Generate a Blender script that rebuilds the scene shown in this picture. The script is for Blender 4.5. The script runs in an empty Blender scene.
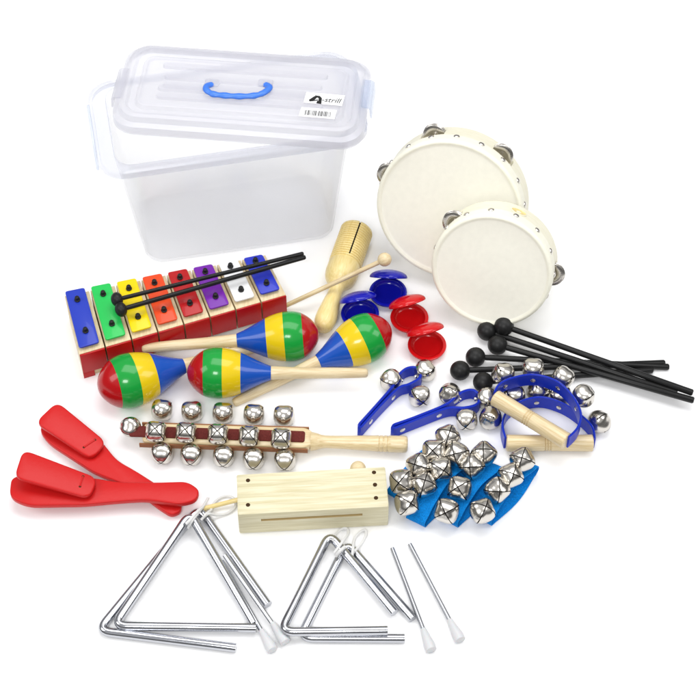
import bpy, bmesh, math, random
from mathutils import Vector as V, Matrix
random.seed(7)
R = math.radians; PI = math.pi
scene = bpy.context.scene
# ------------------------------------------------------------------ camera (everything is built in cm, one cm = 0.01)
ELEV, DIST, FPX = R(52), 220.0, 1760.0
FWD = V((0, math.cos(ELEV), -math.sin(ELEV))); UP = V((0, math.sin(ELEV), math.cos(ELEV))); RT = V((1, 0, 0))
CAM = -DIST*FWD
cd = bpy.data.cameras.new('camera'); cam = bpy.data.objects.new('camera', cd); scene.collection.objects.link(cam)
cam.location = CAM*0.01; cam.rotation_euler = (PI/2-ELEV, 0, 0)
cd.sensor_width = 36; cd.lens = 36*FPX/700; cd.clip_start = 0.05; cd.clip_end = 100
scene.camera = cam
# ------------------------------------------------------------------ studio light
w = bpy.data.worlds.new('World'); scene.world = w; w.use_nodes = True
wn = w.node_tree; wb = wn.nodes['Background']; wb.inputs[1].default_value = 1.0
wt = wn.nodes.new('ShaderNodeTexCoord'); wx = wn.nodes.new('ShaderNodeSeparateXYZ'); wr = wn.nodes.new('ShaderNodeValToRGB')   # unseen surround shaped for light: dark low for metal contrast, pale above against shadows
wn.links.new(wt.outputs['Generated'], wx.inputs[0]); wn.links.new(wx.outputs['Z'], wr.inputs[0]); wn.links.new(wr.outputs[0], wb.inputs[0])
WLOW, WHIGH = 0.16, 0.74
wr.color_ramp.elements[0].position = 0.38; wr.color_ramp.elements[0].color = (WLOW, WLOW, WLOW, 1)
wr.color_ramp.elements[1].position = 0.50; wr.color_ramp.elements[1].color = (WHIGH, WHIGH, WHIGH*1.02, 1)
def softbox(name, loc, target, sx, sy, power, col=(1, 1, 1)):
    ld = bpy.data.lights.new(name, 'AREA'); ld.shape = 'RECTANGLE'; ld.size = sx; ld.size_y = sy; ld.energy = power; ld.color = col
    o = bpy.data.objects.new(name, ld); scene.collection.objects.link(o); o.location = loc
    o.rotation_euler = (V(target)-V(loc)).to_track_quat('-Z', 'Y').to_euler()
softbox('softbox_overhead', (0.1, 0.5, 2.3), (0, 0.05, 0), 1.9, 1.3, 42)
softbox('softbox_left', (-1.9, -0.5, 1.7), (0, 0, 0), 0.9, 1.2, 22)
softbox('softbox_right', (1.9, -0.3, 1.8), (0, 0, 0), 0.9, 1.2, 20)
softbox('softbox_front', (-0.3, -1.9, 2.4), (0, -0.05, 0), 0.8, 0.55, 40)
vs = scene.view_settings; vs.view_transform = 'Standard'; vs.look = 'None'; vs.exposure = -0.45; vs.gamma = 1
scene.display_settings.display_device = 'sRGB'
try:
    scene.cycles.transparent_max_bounces = 24; scene.cycles.max_bounces = 10; scene.cycles.transmission_bounces = 10
except Exception: pass

def P(x, y, z=0.0):                     # where the sight line through a point of the 700 px picture meets height z
    d = FWD + RT*((x-350)/FPX) + UP*((350-y)/FPX)
    return CAM + d*((z-CAM.z)/d.z)
# ------------------------------------------------------------------ materials
MATS = {}
def lin(c): return tuple(((v/255)/12.92 if v/255 <= 0.04045 else ((v/255+0.055)/1.055)**2.4) for v in c)
def mat(name, col, rough=0.4, metal=0.0, bump=0.0, bscale=300, var=0.0, coat=0.0, stretch=(1, 1, 1), spec=0.25, sss=0.0, rvar=0.0):
    m = bpy.data.materials.new(name); m.use_nodes = True; nt = m.node_tree; b = nt.nodes['Principled BSDF']
    b.inputs['Base Color'].default_value = (*col, 1); b.inputs['Roughness'].default_value = rough
    b.inputs['Metallic'].default_value = metal; b.inputs['Specular IOR Level'].default_value = spec
    b.inputs['Coat Weight'].default_value = coat; b.inputs['Coat Roughness'].default_value = 0.05
    if sss: b.inputs['Subsurface Weight'].default_value = sss; b.inputs['Subsurface Scale'].default_value = 0.004
    if bump or var or rvar:
        tc = nt.nodes.new('ShaderNodeTexCoord'); mp = nt.nodes.new('ShaderNodeMapping'); mp.inputs['Scale'].default_value = stretch
        nz = nt.nodes.new('ShaderNodeTexNoise'); nz.inputs['Scale'].default_value = bscale; nz.inputs['Detail'].default_value = 5
        nt.links.new(tc.outputs['Object'], mp.inputs[0]); nt.links.new(mp.outputs[0], nz.inputs['Vector'])
        if bump:
            bp = nt.nodes.new('ShaderNodeBump'); bp.inputs['Strength'].default_value = bump; bp.inputs['Distance'].default_value = 0.001
            nt.links.new(nz.outputs['Fac'], bp.inputs['Height']); nt.links.new(bp.outputs[0], b.inputs['Normal'])
        if var:
            rp = nt.nodes.new('ShaderNodeValToRGB'); rp.color_ramp.elements[0].position = 0.3; rp.color_ramp.elements[1].position = 0.7
            rp.color_ramp.elements[0].color = (*[c*(1-var) for c in col], 1); rp.color_ramp.elements[1].color = (*[min(1, c*(1+var*0.6)) for c in col], 1)
            nt.links.new(nz.outputs['Fac'], rp.inputs[0]); nt.links.new(rp.outputs[0], b.inputs['Base Color'])
        if rvar:
            mr = nt.nodes.new('ShaderNodeMapRange'); mr.inputs[3].default_value = max(0, rough-rvar); mr.inputs[4].default_value = rough+rvar
            nt.links.new(nz.outputs['Fac'], mr.inputs[0]); nt.links.new(mr.outputs[0], b.inputs['Roughness'])
    MATS[name] = m; return m
def wood(name, c1, c2, grain=(8, 90, 90), rough=0.45, coat=0.15, scale=6, knots=False):
    m = bpy.data.materials.new(name); m.use_nodes = True; nt = m.node_tree; b = nt.nodes['Principled BSDF']
    b.inputs['Roughness'].default_value = rough; b.inputs['Coat Weight'].default_value = coat; b.inputs['Coat Roughness'].default_value = 0.25
    tc = nt.nodes.new('ShaderNodeTexCoord'); mp = nt.nodes.new('ShaderNodeMapping'); mp.inputs['Scale'].default_value = grain
    nz = nt.nodes.new('ShaderNodeTexNoise'); nz.inputs['Scale'].default_value = scale; nz.inputs['Detail'].default_value = 6; nz.inputs['Distortion'].default_value = 0.6
    rp = nt.nodes.new('ShaderNodeValToRGB'); rp.color_ramp.elements[0].position = 0.35; rp.color_ramp.elements[1].position = 0.62
    rp.color_ramp.elements[0].color = (*c1, 1); rp.color_ramp.elements[1].color = (*c2, 1)
    nt.links.new(tc.outputs['Object'], mp.inputs[0]); nt.links.new(mp.outputs[0], nz.inputs['Vector']); nt.links.new(nz.outputs['Fac'], rp.inputs[0]); nt.links.new(rp.outputs[0], b.inputs['Base Color'])
    bp = nt.nodes.new('ShaderNodeBump'); bp.inputs['Strength'].default_value = 0.15; bp.inputs['Distance'].default_value = 0.0006
    nt.links.new(nz.outputs['Fac'], bp.inputs['Height']); nt.links.new(bp.outputs[0], b.inputs['Normal'])
    return m
def plastic_clear(name, col, alpha, rough=0.25, tint=(0.985, 0.985, 0.992)):
    m = bpy.data.materials.new(name); m.use_nodes = True; nt = m.node_tree; nt.nodes.clear()
    out = nt.nodes.new('ShaderNodeOutputMaterial'); tr = nt.nodes.new('ShaderNodeBsdfTransparent'); tr.inputs[0].default_value = (*tint, 1)
    df = nt.nodes.new('ShaderNodeBsdfDiffuse'); df.inputs[0].default_value = (*col, 1)
    tl = nt.nodes.new('ShaderNodeBsdfTranslucent'); tl.inputs[0].default_value = (*col, 1)
    gl = nt.nodes.new('ShaderNodeBsdfGlossy'); gl.inputs['Roughness'].default_value = rough; gl.inputs[0].default_value = (1, 1, 1, 1)
    a = nt.nodes.new('ShaderNodeMixShader'); a.inputs[0].default_value = 0.55; nt.links.new(df.outputs[0], a.inputs[1]); nt.links.new(tl.outputs[0], a.inputs[2])
    lw = nt.nodes.new('ShaderNodeLayerWeight'); lw.inputs[0].default_value = 0.25
    mr = nt.nodes.new('ShaderNodeMapRange'); mr.inputs[3].default_value = alpha; mr.inputs[4].default_value = min(1, alpha+0.25)
    nt.links.new(lw.outputs['Facing'], mr.inputs[0])
    c = nt.nodes.new('ShaderNodeMixShader'); nt.links.new(mr.outputs[0], c.inputs[0]); nt.links.new(tr.outputs[0], c.inputs[1]); nt.links.new(a.outputs[0], c.inputs[2])
    lf = nt.nodes.new('ShaderNodeLayerWeight'); lf.inputs[0].default_value = 0.5; pw = nt.nodes.new('ShaderNodeMath'); pw.operation = 'POWER'; pw.inputs[1].default_value = 4; nt.links.new(lf.outputs['Facing'], pw.inputs[0])
    fr = nt.nodes.new('ShaderNodeMath'); fr.operation = 'MULTIPLY_ADD'; fr.inputs[1].default_value = 0.4; fr.inputs[2].default_value = 0.02; nt.links.new(pw.outputs[0], fr.inputs[0])
    d = nt.nodes.new('ShaderNodeMixShader'); nt.links.new(fr.outputs[0], d.inputs[0]); nt.links.new(c.outputs[0], d.inputs[1]); nt.links.new(gl.outputs[0], d.inputs[2])
    nt.links.new(d.outputs[0], out.inputs[0]); return m
M = dict(
    ground=mat('white_sweep', (0.93, 0.93, 0.93), 0.8, spec=0.2),
    tub=plastic_clear('clear_polypropylene', (0.86, 0.86, 0.87), 0.08, tint=(0.984, 0.985, 0.988)),
    rim=plastic_clear('clear_rim_plastic', (0.78, 0.79, 0.85), 0.18, tint=(0.95, 0.955, 0.972)),
    lid=plastic_clear('clear_lid_plastic', (0.83, 0.83, 0.865), 0.31, tint=(0.955, 0.955, 0.97)),
    latch=plastic_clear('blue_tinted_clear_plastic', (0.72, 0.78, 0.88), 0.2, tint=(0.92, 0.94, 0.98)),
    handleblue=mat('cornflower_blue_plastic', (0.06, 0.20, 0.72), 0.3, coat=0.2),
    sticker=mat('sticker_paper', (0.85, 0.85, 0.85), 0.5), ink=mat('black_ink', (0.015, 0.015, 0.015), 0.6),
    redplastic=mat('red_plastic', (0.54, 0.010, 0.010), 0.34, bump=0.12, bscale=260, rvar=0.08),
    redshell=mat('glossy_red_plastic', (0.55, 0.006, 0.008), 0.16, coat=0.25, sss=0.0),
    blueshell=mat('glossy_royal_blue_plastic', (0.006, 0.008, 0.36), 0.16, coat=0.25),
    strap=mat('royal_blue_strap', (0.008, 0.030, 0.44), 0.33, bump=0.05, bscale=600),
    fabric=mat('bright_blue_webbing', (0.0, 0.22, 0.66), 0.85, bump=0.6, bscale=700, var=0.35, stretch=(1, 1, 1), spec=0.2),
    nickel=mat('nickel', (0.64, 0.61, 0.56), 0.22, 1.0, bump=0.06, bscale=90, rvar=0.05),
    chrome=mat('chrome', (0.50, 0.51, 0.54), 0.13, 1.0, bump=0.04, bscale=70, rvar=0.06),
    steelrod=mat('brushed_rod', (0.46, 0.47, 0.49), 0.3, 1.0),
    slit=mat('painted_hollow_shade', (0.010, 0.008, 0.007), 0.9, spec=0.1),  # shade of hollow interiors, put into a near-black colour
    rubber=mat('black_rubber', (0.012, 0.012, 0.012), 0.42, bump=0.08, bscale=700),
    blackstick=mat('black_plastic_rod', (0.010, 0.010, 0.010), 0.35),
    whiterub=mat('white_silicone', (0.60, 0.61, 0.62), 0.35, sss=0.3),
    cord=mat('white_cord', (0.70, 0.70, 0.69), 0.7, bump=0.4, bscale=1200),
    skinedge=mat('drum_skin_edge', (0.86, 0.84, 0.71), 0.5, bump=0.15, bscale=150, var=0.03),
    skin=mat('drum_skin', (0.90, 0.88, 0.77), 0.5, bump=0.1, bscale=120, var=0.025),
    frame=wood('pale_birch', (0.76, 0.73, 0.56), (0.80, 0.77, 0.62), (60, 12, 12), 0.5, 0.1),
    maple=wood('maple', (0.60, 0.46, 0.25), (0.72, 0.60, 0.38), (6, 70, 70)),
    oakish=wood('varnished_yellow_wood', (0.72, 0.56, 0.21), (0.80, 0.65, 0.30), (10, 70, 70), 0.4, 0.3),
    bellwood=wood('honey_wood', (0.60, 0.46, 0.24), (0.72, 0.59, 0.36), (6, 90, 90), 0.35, 0.4),
    pine=wood('pale_pine', (0.60, 0.54, 0.33), (0.72, 0.67, 0.47), (3, 60, 60), 0.5, 0.1),
    xwood=wood('plywood', (0.60, 0.47, 0.27), (0.72, 0.60, 0.38), (50, 8, 50), 0.5, 0.1),
    xred=mat('red_lacquer', (0.45, 0.004, 0.006), 0.3, coat=0.2, bump=0.05, bscale=200),
    leather=mat('brown_leather', (0.27, 0.11, 0.045), 0.5, bump=0.3, bscale=400),
    felt=mat('maroon_felt', (0.14, 0.024, 0.020), 0.95, bump=0.8, bscale=900, var=0.3),
    mred=mat('maraca_dark_red', (0.40, 0.006, 0.008), 0.2, coat=0.3), mgreen=mat('maraca_green', (0.008, 0.30, 0.040), 0.2, coat=0.3),
    myellow=mat('maraca_yellow', (0.72, 0.52, 0.006), 0.2, coat=0.3), mblue=mat('maraca_blue', (0.008, 0.075, 0.42), 0.2, coat=0.3),
    slotwood=mat('slot_tan_wood', (0.55, 0.42, 0.20), 0.7), holes=mat('hole_brown', (0.05, 0.025, 0.01), 0.9),  # slotwood is the plain tan colour inside the block's slot
)
BARC = [('blue', (0.02, 0.045, 0.42)), ('green', (0.02, 0.50, 0.09)), ('yellow', (0.80, 0.60, 0.0)), ('orange', (0.72, 0.065, 0.012)),
        ('red', (0.42, 0.008, 0.010)), ('purple', (0.16, 0.015, 0.34)), ('white', (0.80, 0.80, 0.80)), ('blue', (0.02, 0.035, 0.46))]
for i, (n, c) in enumerate(BARC): M['bar%d' % i] = mat('%s_enamel' % n, c, 0.3, coat=0.2)
# ------------------------------------------------------------------ mesh helpers
class MB:
    def __init__(s): s.v = []; s.f = []; s.m = []; s.s = []
    def add(s, vs, fs, mi=0, smooth=True, mx=None):
        o = len(s.v); s.v += [(mx @ V(v)) if mx else V(v) for v in vs]
        for k, f in enumerate(fs):
            s.f.append([o+i for i in f]); s.m.append(mi[k] if isinstance(mi, list) else mi); s.s.append(smooth)
        return s
def newmesh(name, mb, mats, off=V((0, 0, 0))):
    me = bpy.data.meshes.new(name); me.from_pydata([tuple(v-off) for v in mb.v], [], mb.f)
    for m in (mats if isinstance(mats, list) else [mats]): me.materials.append(m)
    for p, mi, sm in zip(me.polygons, mb.m, mb.s): p.material_index = mi; p.use_smooth = sm
    bm = bmesh.new(); bm.from_mesh(me); bmesh.ops.recalc_face_normals(bm, faces=bm.faces); bm.to_mesh(me); bm.free()
    try: me.set_sharp_from_angle(angle=R(42))
    except Exception: pass
    me.update(); return me
def link(name, data, parent=None, mx=None):
    o = bpy.data.objects.new(name, data); scene.collection.objects.link(o)
    if parent: o.parent = parent
    if mx: o.matrix_basis = mx
    return o
def thing(name, label, cat, base, group=None, mx=None):
    o = link(name, None); o.matrix_basis = mx if mx else Matrix.Translation(base)
    o.empty_display_size = 0.02; o['label'] = label; o['category'] = cat
    if group: o['group'] = group
    return o
def part(name, mb, mats, parent): # mb given in world cm; parent is unrotated (pure translation)
    off = parent.matrix_basis.translation.copy()
    pp = parent.parent
    while pp: off += pp.matrix_basis.translation; pp = pp.parent
    return link(name, newmesh(name, mb, mats, off), parent)
def lpart(name, mb, mats, parent, mx=None): # local coordinates
    return link(name, newmesh(name, mb, mats), parent, mx)
def frame(o, xd, up=V((0, 0, 1))):
    x = V(xd).normalized(); z = V(up) - x*V(up).dot(x); z.normalize(); y = z.cross(x)
    m = Matrix((x, y, z)).transposed().to_4x4(); m.translation = o; return m
def copy_tree(src, parent=None):
    c = src.copy(); scene.collection.objects.link(c); c.parent = parent
    for ch in list(src.children): copy_tree(ch, c)
    return c
def lathe(prof, n=32, mis=None, mx=None, mb=None, skip=None, smooth=True):
    mb = mb or MB(); vs = []; fs = []; mi = []
    for (x, r) in prof:
        for k in range(n): a = 2*PI*k/n; vs.append((x, r*math.cos(a), r*math.sin(a)))
    for i in range(len(prof)-1):
        for k in range(n):
            if skip and skip(i, k): continue
            fs.append([i*n+k, i*n+(k+1) % n, (i+1)*n+(k+1) % n, (i+1)*n+k]); mi.append(mis[i] if mis else 0)
    if prof[0][1] > 1e-6: fs.append([k for k in range(n)]); mi.append(mis[0] if mis else 0)
    if prof[-1][1] > 1e-6: fs.append([(len(prof)-1)*n+k for k in range(n)]); mi.append(mis[-1] if mis else 0)
    mb.add(vs, fs, mi, smooth, mx); return mb
def smoothprof(pts, n=6):
    out = []
    for i in range(len(pts)-1):
        p0 = pts[max(i-1, 0)]; p1 = pts[i]; p2 = pts[i+1]; p3 = pts[min(i+2, len(pts)-1)]
        for k in range(n):
            t = k/n; q = []
            for c in range(len(p1)):
                q.append(0.5*((2*p1[c])+(-p0[c]+p2[c])*t+(2*p0[c]-5*p1[c]+4*p2[c]-p3[c])*t*t+(-p0[c]+3*p1[c]-3*p2[c]+p3[c])*t**3))
            out.append(tuple(q))
    out.append(tuple(pts[-1])); return out
def crv(pts, n=6): return [V(p) for p in smoothprof([tuple(p) for p in pts], n)]
def fillet(pts, r, n=8, closed=False):
    out = []; L = len(pts)
    for i, p in enumerate(pts):
        if not closed and i in (0, L-1): out.append(V(p)); continue
        a = V(pts[i-1]); b = V(pts[(i+1) % L]); p = V(p); da = (a-p); db = (b-p); rr = min(r, da.length*0.48, db.length*0.48)
        pa = p+da.normalized()*rr; pb = p+db.normalized()*rr
        for k in range(n+1):
            t = k/n; out.append(pa*(1-t)**2+p*2*t*(1-t)+pb*t*t)
    return out
def sweep(path, sect, up=V((0, 0, 1)), caps=True, closed=False, mb=None, smooth=True, mi=0, scale=None):
    """sect: list of (side, up) offsets; frames keep 'up' as reference"""
    mb = mb or MB(); n = len(sect); vs = []; fs = []; L = len(path)
    for i, p in enumerate(path):
        a = path[i-1] if (i > 0 or closed) else path[i]; b = path[(i+1) % L] if (i < L-1 or closed) else path[i]
        t = (b-a).normalized(); s = t.cross(up)
        if s.length < 1e-4: s = t.cross(V((0, 1, 0)))
        s.normalize(); u = s.cross(t); sc = scale(i/(L-1)) if scale else 1
        for (q, h) in sect: vs.append(p+s*q*sc+u*h*sc)
    for i in range(L if closed else L-1):
        j = (i+1) % L
        for k in range(n): fs.append([i*n+k, i*n+(k+1) % n, j*n+(k+1) % n, j*n+k])
    if caps and not closed: fs.append(list(range(n))); fs.append([(L-1)*n+k for k in range(n)])
    mb.add(vs, fs, mi, smooth); return mb
def tube(path, r, n=14, **k): return sweep([V(p) for p in path], [(r*math.cos(2*PI*i/n), r*math.sin(2*PI*i/n)) for i in range(n)], **k)
def inset(poly, d):
    out = []; n = len(poly)
    area = sum(poly[i][0]*poly[(i+1) % n][1]-poly[(i+1) % n][0]*poly[i][1] for i in range(n)); sg = 1 if area > 0 else -1
    for i in range(n):
        a = V(poly[i-1][:2]); p = V(poly[i][:2]); b = V(poly[(i+1) % n][:2]); e1 = (p-a).normalized(); e2 = (b-p).normalized()
        n1 = V((-e1.y, e1.x)); n2 = V((-e2.y, e2.x)); m = (n1+n2)
        if m.length < 1e-6: m = n1
        m.normalize(); m = m/max(0.4, m.dot(n1)); out.append((p.x+m.x*d*sg, p.y+m.y*d*sg))
    return out
def prism(poly, z0, z1, bev=0.1, mb=None, mx=None, mi=0, nb=3, smooth=True):
    mb = mb or MB(); n = len(poly); rings = []
    if bev <= 0: rings = [(poly, z0), (poly, z1)]
    else:
        for k in range(nb+1): a = PI/2*k/nb; rings.append((inset(poly, bev*(1-math.sin(a))), z0+bev*(1-math.cos(a))))
        for k in range(nb+1): a = PI/2*k/nb; rings.append((inset(poly, bev*(1-math.cos(a))), z1-bev*(1-math.sin(a))))
    vs = [(x, y, z) for (pl, z) in rings for (x, y) in [q[:2] for q in pl]]; fs = []
    for i in range(len(rings)-1):
        for k in range(n): fs.append([i*n+k, i*n+(k+1) % n, (i+1)*n+(k+1) % n, (i+1)*n+k])
    fs.append(list(range(n))); fs.append([(len(rings)-1)*n+k for k in range(n)])
    mb.add(vs, fs, mi, smooth, mx); return mb
def rrect(x0, y0, x1, y1, r, n=6):
    pts = []
    for cx, cy, a0 in ((x1-r, y1-r, 0), (x0+r, y1-r, 90), (x0+r, y0+r, 180), (x1-r, y0+r, 270)):
        for k in range(n+1): a = R(a0+90*k/n); pts.append((cx+r*math.cos(a), cy+r*math.sin(a)))
    return pts
def roundpoly(pts, r, n=5): return [(p.x, p.y) for p in fillet([V((*p[:2], 0)) for p in pts], r, n, closed=True)]
def ball(c, r, mb=None, n=24, m=12, mi=0, sz=1.0, mx=None):
    prof = [(-r*math.cos(PI*i/m)*sz, r*math.sin(PI*i/m)+(0 if 0 < i < m else 0)) for i in range(m+1)]
    prof[0] = (prof[0][0], 0.0); prof[-1] = (prof[-1][0], 0.0)
    return lathe(prof, n, mx=(mx if mx else Matrix.Translation(c)), mb=mb)
def textmesh(name, body, size, mats, extr=0.01):
    cu = bpy.data.curves.new(name, 'FONT'); cu.body = body; cu.size = size; cu.extrude = extr; cu.align_x = 'LEFT'; cu.shear = 0.25
    o = bpy.data.objects.new(name, cu); scene.collection.objects.link(o); dg = bpy.context.evaluated_depsgraph_get(); dg.update()
    me = bpy.data.meshes.new_from_object(o.evaluated_get(dg)); bpy.data.objects.remove(o); me.materials.clear(); me.materials.append(mats); return me
# ------------------------------------------------------------------ ground
g = MB().add([(-500, -500, 0), (500, -500, 0), (500, 500, 0), (-500, 500, 0)], [[0, 1, 2, 3]])
go = link('ground', newmesh('ground', g, M['ground'])); go['kind'] = 'structure'; go['label'] = 'plain white studio sweep under all the instruments'
# ------------------------------------------------------------------ storage box
def loft(rings, mb=None, mi=0, cap0=True, cap1=True, mx=None):
    mb = mb or MB(); n = len(rings[0][0]); vs = [(x, y, z) for (pl, z) in rings for (x, y) in pl]; fs = []
    for i in range(len(rings)-1):
        for k in range(n): fs.append([i*n+k, i*n+(k+1) % n, (i+1)*n+(k+1) % n, (i+1)*n+k])
    if cap0: fs.append(list(range(n)))
    if cap1: fs.append([(len(rings)-1)*n+k for k in range(n)])
    mb.add(vs, fs, mi, True, mx); return mb
BH = 20.0
bl = P(148, 267, 0); br = P(336, 239, 0); xd = (br-bl).normalized(); BW = (br-bl).length; yd = V((-xd.y, xd.x, 0)); BD = 12.4
bmx = frame(bl, xd)
bx = thing('storage_box', 'clear plastic storage tub standing open behind the xylophone, its lid askew on top', 'storage box', bl, mx=bmx)
fl = 2.3; fy = 1.0   # how far the walls flare out
def tr(t, d=0, rr=2.2): e = fl*t-d; ey_ = fy*t-d; return rrect(-e, -ey_, BW+e, BD+ey_, rr+0.5*t-d*0.5, 7)
m = loft([(tr(0, 0.7), 0.10), (tr(0, 0.2), 0.28), (tr(0.03), 0.9), (tr(0.95), BH-1.0), (tr(0.97), BH-0.42), (tr(0.97, 0.22), BH-0.42), (tr(0.93, 0.22), BH-1.5), (tr(0.04, 0.25), 1.0), (tr(0, 0.5), 0.45)])
tub = lpart('tub', m, M['tub'], bx)
def lip(a, b=None): b = a if b is None else b; return rrect(-fl-a-b*0.9, -fy-a, BW+fl+a+b*0.9, BD+fy+a, 2.3+a, 7)
m = loft([(lip(-0.1, 0), BH-0.40), (lip(0.8), BH-0.45), (lip(0.85), BH-1.15), (lip(1.05), BH-1.15), (lip(1.05), BH-0.25), (lip(0.8), BH), (lip(-0.1, 0), BH), (lip(-0.22, 0), BH-0.15), (lip(-0.22, 0), BH-0.38)], cap0=False, cap1=False)
k_ = len(lip(0)); n_ = len(m.v)//k_; m.add([m.v[q] for q in range(k_)]+[m.v[(n_-1)*k_+q] for q in range(k_)], [[q, (q+1) % k_, k_+(q+1) % k_, k_+q] for q in range(k_)])
lpart('rim', m, M['rim'], bx)
for sx in (-1, 1):   # latches on the short ends
    cx = -fl-1.85 if sx < 0 else BW+fl+1.85
    lm = prism(rrect(-2.6, -3.6, 2.6, 3.6, 0.8, 4), 0, 0.35, 0.1, mx=frame(V((cx+(-0.4 if sx < 0 else 0.05), BD/2, BH-1.6)), (0, 1, 0), (1, 0, 0)) @ Matrix.Rotation(PI/2, 4, 'Z'))
    lt = lpart('latch', lm, M['latch'], bx)
# ------------------------------------------------------------------ lid lying askew on the tub
LZ = BH+0.12; LT = 2.3
c = [P(140, 39, LZ+LT), P(379, 55, LZ+LT), P(356, 138, LZ+LT), P(96, 118, LZ+LT)]
lx = ((c[1]-c[0])+(c[2]-c[3])).normalized(); ly = V((-lx.y, lx.x, 0)); lc = (c[0]+c[1]+c[2]+c[3])/4
LW = ((c[1]-c[0]).length+(c[2]-c[3]).length)/2; LW += 0.1; LD = (abs((c[0]-c[3]).dot(ly))+abs((c[1]-c[2]).dot(ly)))/2
print('box', BW, BD, 'lid', LW, LD, 'corners', [tuple(round(q, 1) for q in k) for k in c])
lmx = frame(V((lc.x, lc.y, LZ)), lx)
ld = thing('box_lid', 'clear plastic lid with a blue carry handle lying askew across the open storage tub', 'lid', lc, mx=lmx)
def lr(d, r=3.0): return rrect(-LW/2+d, -LD/2+d, LW/2-d, LD/2-d, max(0.5, r-d*0.6), 8)
rings = [(lr(0.0), 0), (lr(0.05), LT-1.1), (lr(0.7), LT-0.9), (lr(0.9), LT-0.15), (lr(1.15), LT), (lr(1.6), LT), (lr(1.9), LT-0.5), (lr(2.6), LT-0.5), (lr(2.9), LT-0.05), (lr(3.2), LT)]
inn = [(lr(3.4), LT-0.22), (lr(3.1), LT-0.3), (lr(2.7), LT-0.75), (lr(1.8), LT-0.75), (lr(1.4), LT-0.25), (lr(1.15), LT-0.3), (lr(0.95), LT-1.1), (lr(0.25), LT-1.3), (lr(0.2), 0)]
m = loft(rings+inn, cap0=False, cap1=False)
n = len(rings[0][0]); k0 = 0; m.add([(x, y, z) for (pl, z) in (rings[-1], inn[0]) for (x, y) in pl], [list(range(n)), list(range(n, 2*n))], 0, True)
m.f = [f for f in m.f if not (len(f) == 4 and set(f) <= set(range((len(rings)-1)*n, (len(rings)+1)*n)) and False)]
lpart('lid_panel', m, M['lid'], ld)
cl_ = sweep([V((LW/2-1.0, -1.2, LT-1.0)), V((LW/2-1.0, 3.6, LT-1.0))], [(0, 0), (0, 0.25), (1.15, 0.2), (1.5, -0.1), (1.6, -1.6), (1.4, -1.6), (1.25, -0.2), (1.1, 0)], mi=0)
lpart('clip', cl_, M['latch'], ld)
cl_ = sweep([V((-LW/2+1.0, 2.6, LT-1.0)), V((-LW/2+1.0, -2.6, LT-1.0))], [(0, 0), (0, 0.25), (1.15, 0.2), (1.5, -0.1), (1.6, -1.6), (1.4, -1.6), (1.25, -0.2), (1.1, 0)], mi=0)
lpart('clip', cl_, M['lid'], ld)
ribs = MB()
for i, yy in enumerate([-LD/2+4.6, -LD/2+6.6, LD/2-8.6, LD/2-6.6, LD/2-4.6]):
    xw = LW/2-5.2-(0.5 if i % 2 else 0)
    loft([(rrect(-xw, yy-0.55, xw, yy+0.55, 0.5, 4), LT), (rrect(-xw+0.15, yy-0.35, xw-0.15, yy+0.35, 0.33, 4), LT+0.28)], ribs, cap0=False)
lpart('rib', ribs, M['lid'], ld)
li = lmx.inverted()
def L(x, y, dz=0.0): return li @ P(x, y, LZ+LT+dz)
hp = [L(212, 84.5, 0.2), L(207, 86, 0.5), L(206.5, 90, 0.7), L(213, 94, 0.7), L(225, 95.5, 0.7), L(240, 96.3, 0.7), L(255, 95.5, 0.7), L(264, 92.5, 0.7), L(269.5, 87.5, 0.5), L(265.5, 84.5, 0.2)]
hsec = [(0.42*math.cos(2*PI*i/12), 0.30*math.sin(2*PI*i/12)) for i in range(12)]
pth = crv(hp, 8); hpart = lpart('carry_handle', sweep(pth, hsec, scale=lambda t: 1+(0.12*math.sin(t*60) if 0.25 < t < 0.75 else 0)), M['handleblue'], ld)
for q in (hp[0], hp[-1]): lpart('handle_mount', prism(rrect(-0.9, -0.6, 0.9, 0.6, 0.3, 3), 0, 0.4, 0.1, mx=Matrix.Translation((q[0], q[1]+0.2, LT+0.005))), M['lid'], ld)
# stickers
def quadslab(pts, z0, z1, mb=None): return prism([(p[0], p[1]) for p in pts], z0, z1, 0, mb=mb, smooth=False)
st1 = lpart('logo_sticker', quadslab([L(306.5, 94), L(345, 97.4), L(342, 107.8), L(303.5, 104.4)], LT+0.30, LT+0.33), M['sticker'], ld)
st2 = lpart('barcode_sticker', quadslab([L(301.5, 109), L(337, 112), L(334.5, 121), L(298.5, 118)], LT+0.30, LT+0.33), M['sticker'], ld)
a = L(321, 103.3); b = L(343, 105.5); tx = (b-a).normalized(); tmx = frame(V((a[0], a[1], LT+0.345)), V((tx.x, tx.y, 0)))
tm = textmesh('logo_lettering', '-strill', 1.12, M['ink']); o = link('logo_lettering', tm, st1, tmx)
e0 = L(308.5, 103.3); e1 = L(320, 104.5); ex = V((e1[0]-e0[0], e1[1]-e0[1], 0)); ey = V((-ex.y, ex.x, 0)).normalized(); ex.normalize(); O = V((e0[0], e0[1], 0))
def E(u, v): q = O+ex*u+ey*v; return (q.x, q.y)
em = MB(); 
for pl in ([E(0.15, 0), E(0.0, 0.25), E(0.55, 0.95), E(0.95, 1.15), E(0.95, 0.8), E(0.55, 0.1)], [E(0.6, 1.15), E(1.25, 1.1), E(1.55, 0.75), E(1.6, -0.1), E(1.2, -0.1), E(1.15, 0.7), E(0.9, 0.85)], [E(1.0, -0.2), E(1.62, -0.25), E(1.6, 0.15), E(1.05, 0.25)], [E(0.35, 0.05), E(1.1, 0.3), E(1.1, 0.48), E(0.5, 0.25)]):
    prism(pl, LT+0.336, LT+0.352+0.002*len(em.v)/10, 0, mb=em, smooth=False)
lpart('logo_emblem', em, M['ink'], st1)
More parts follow.
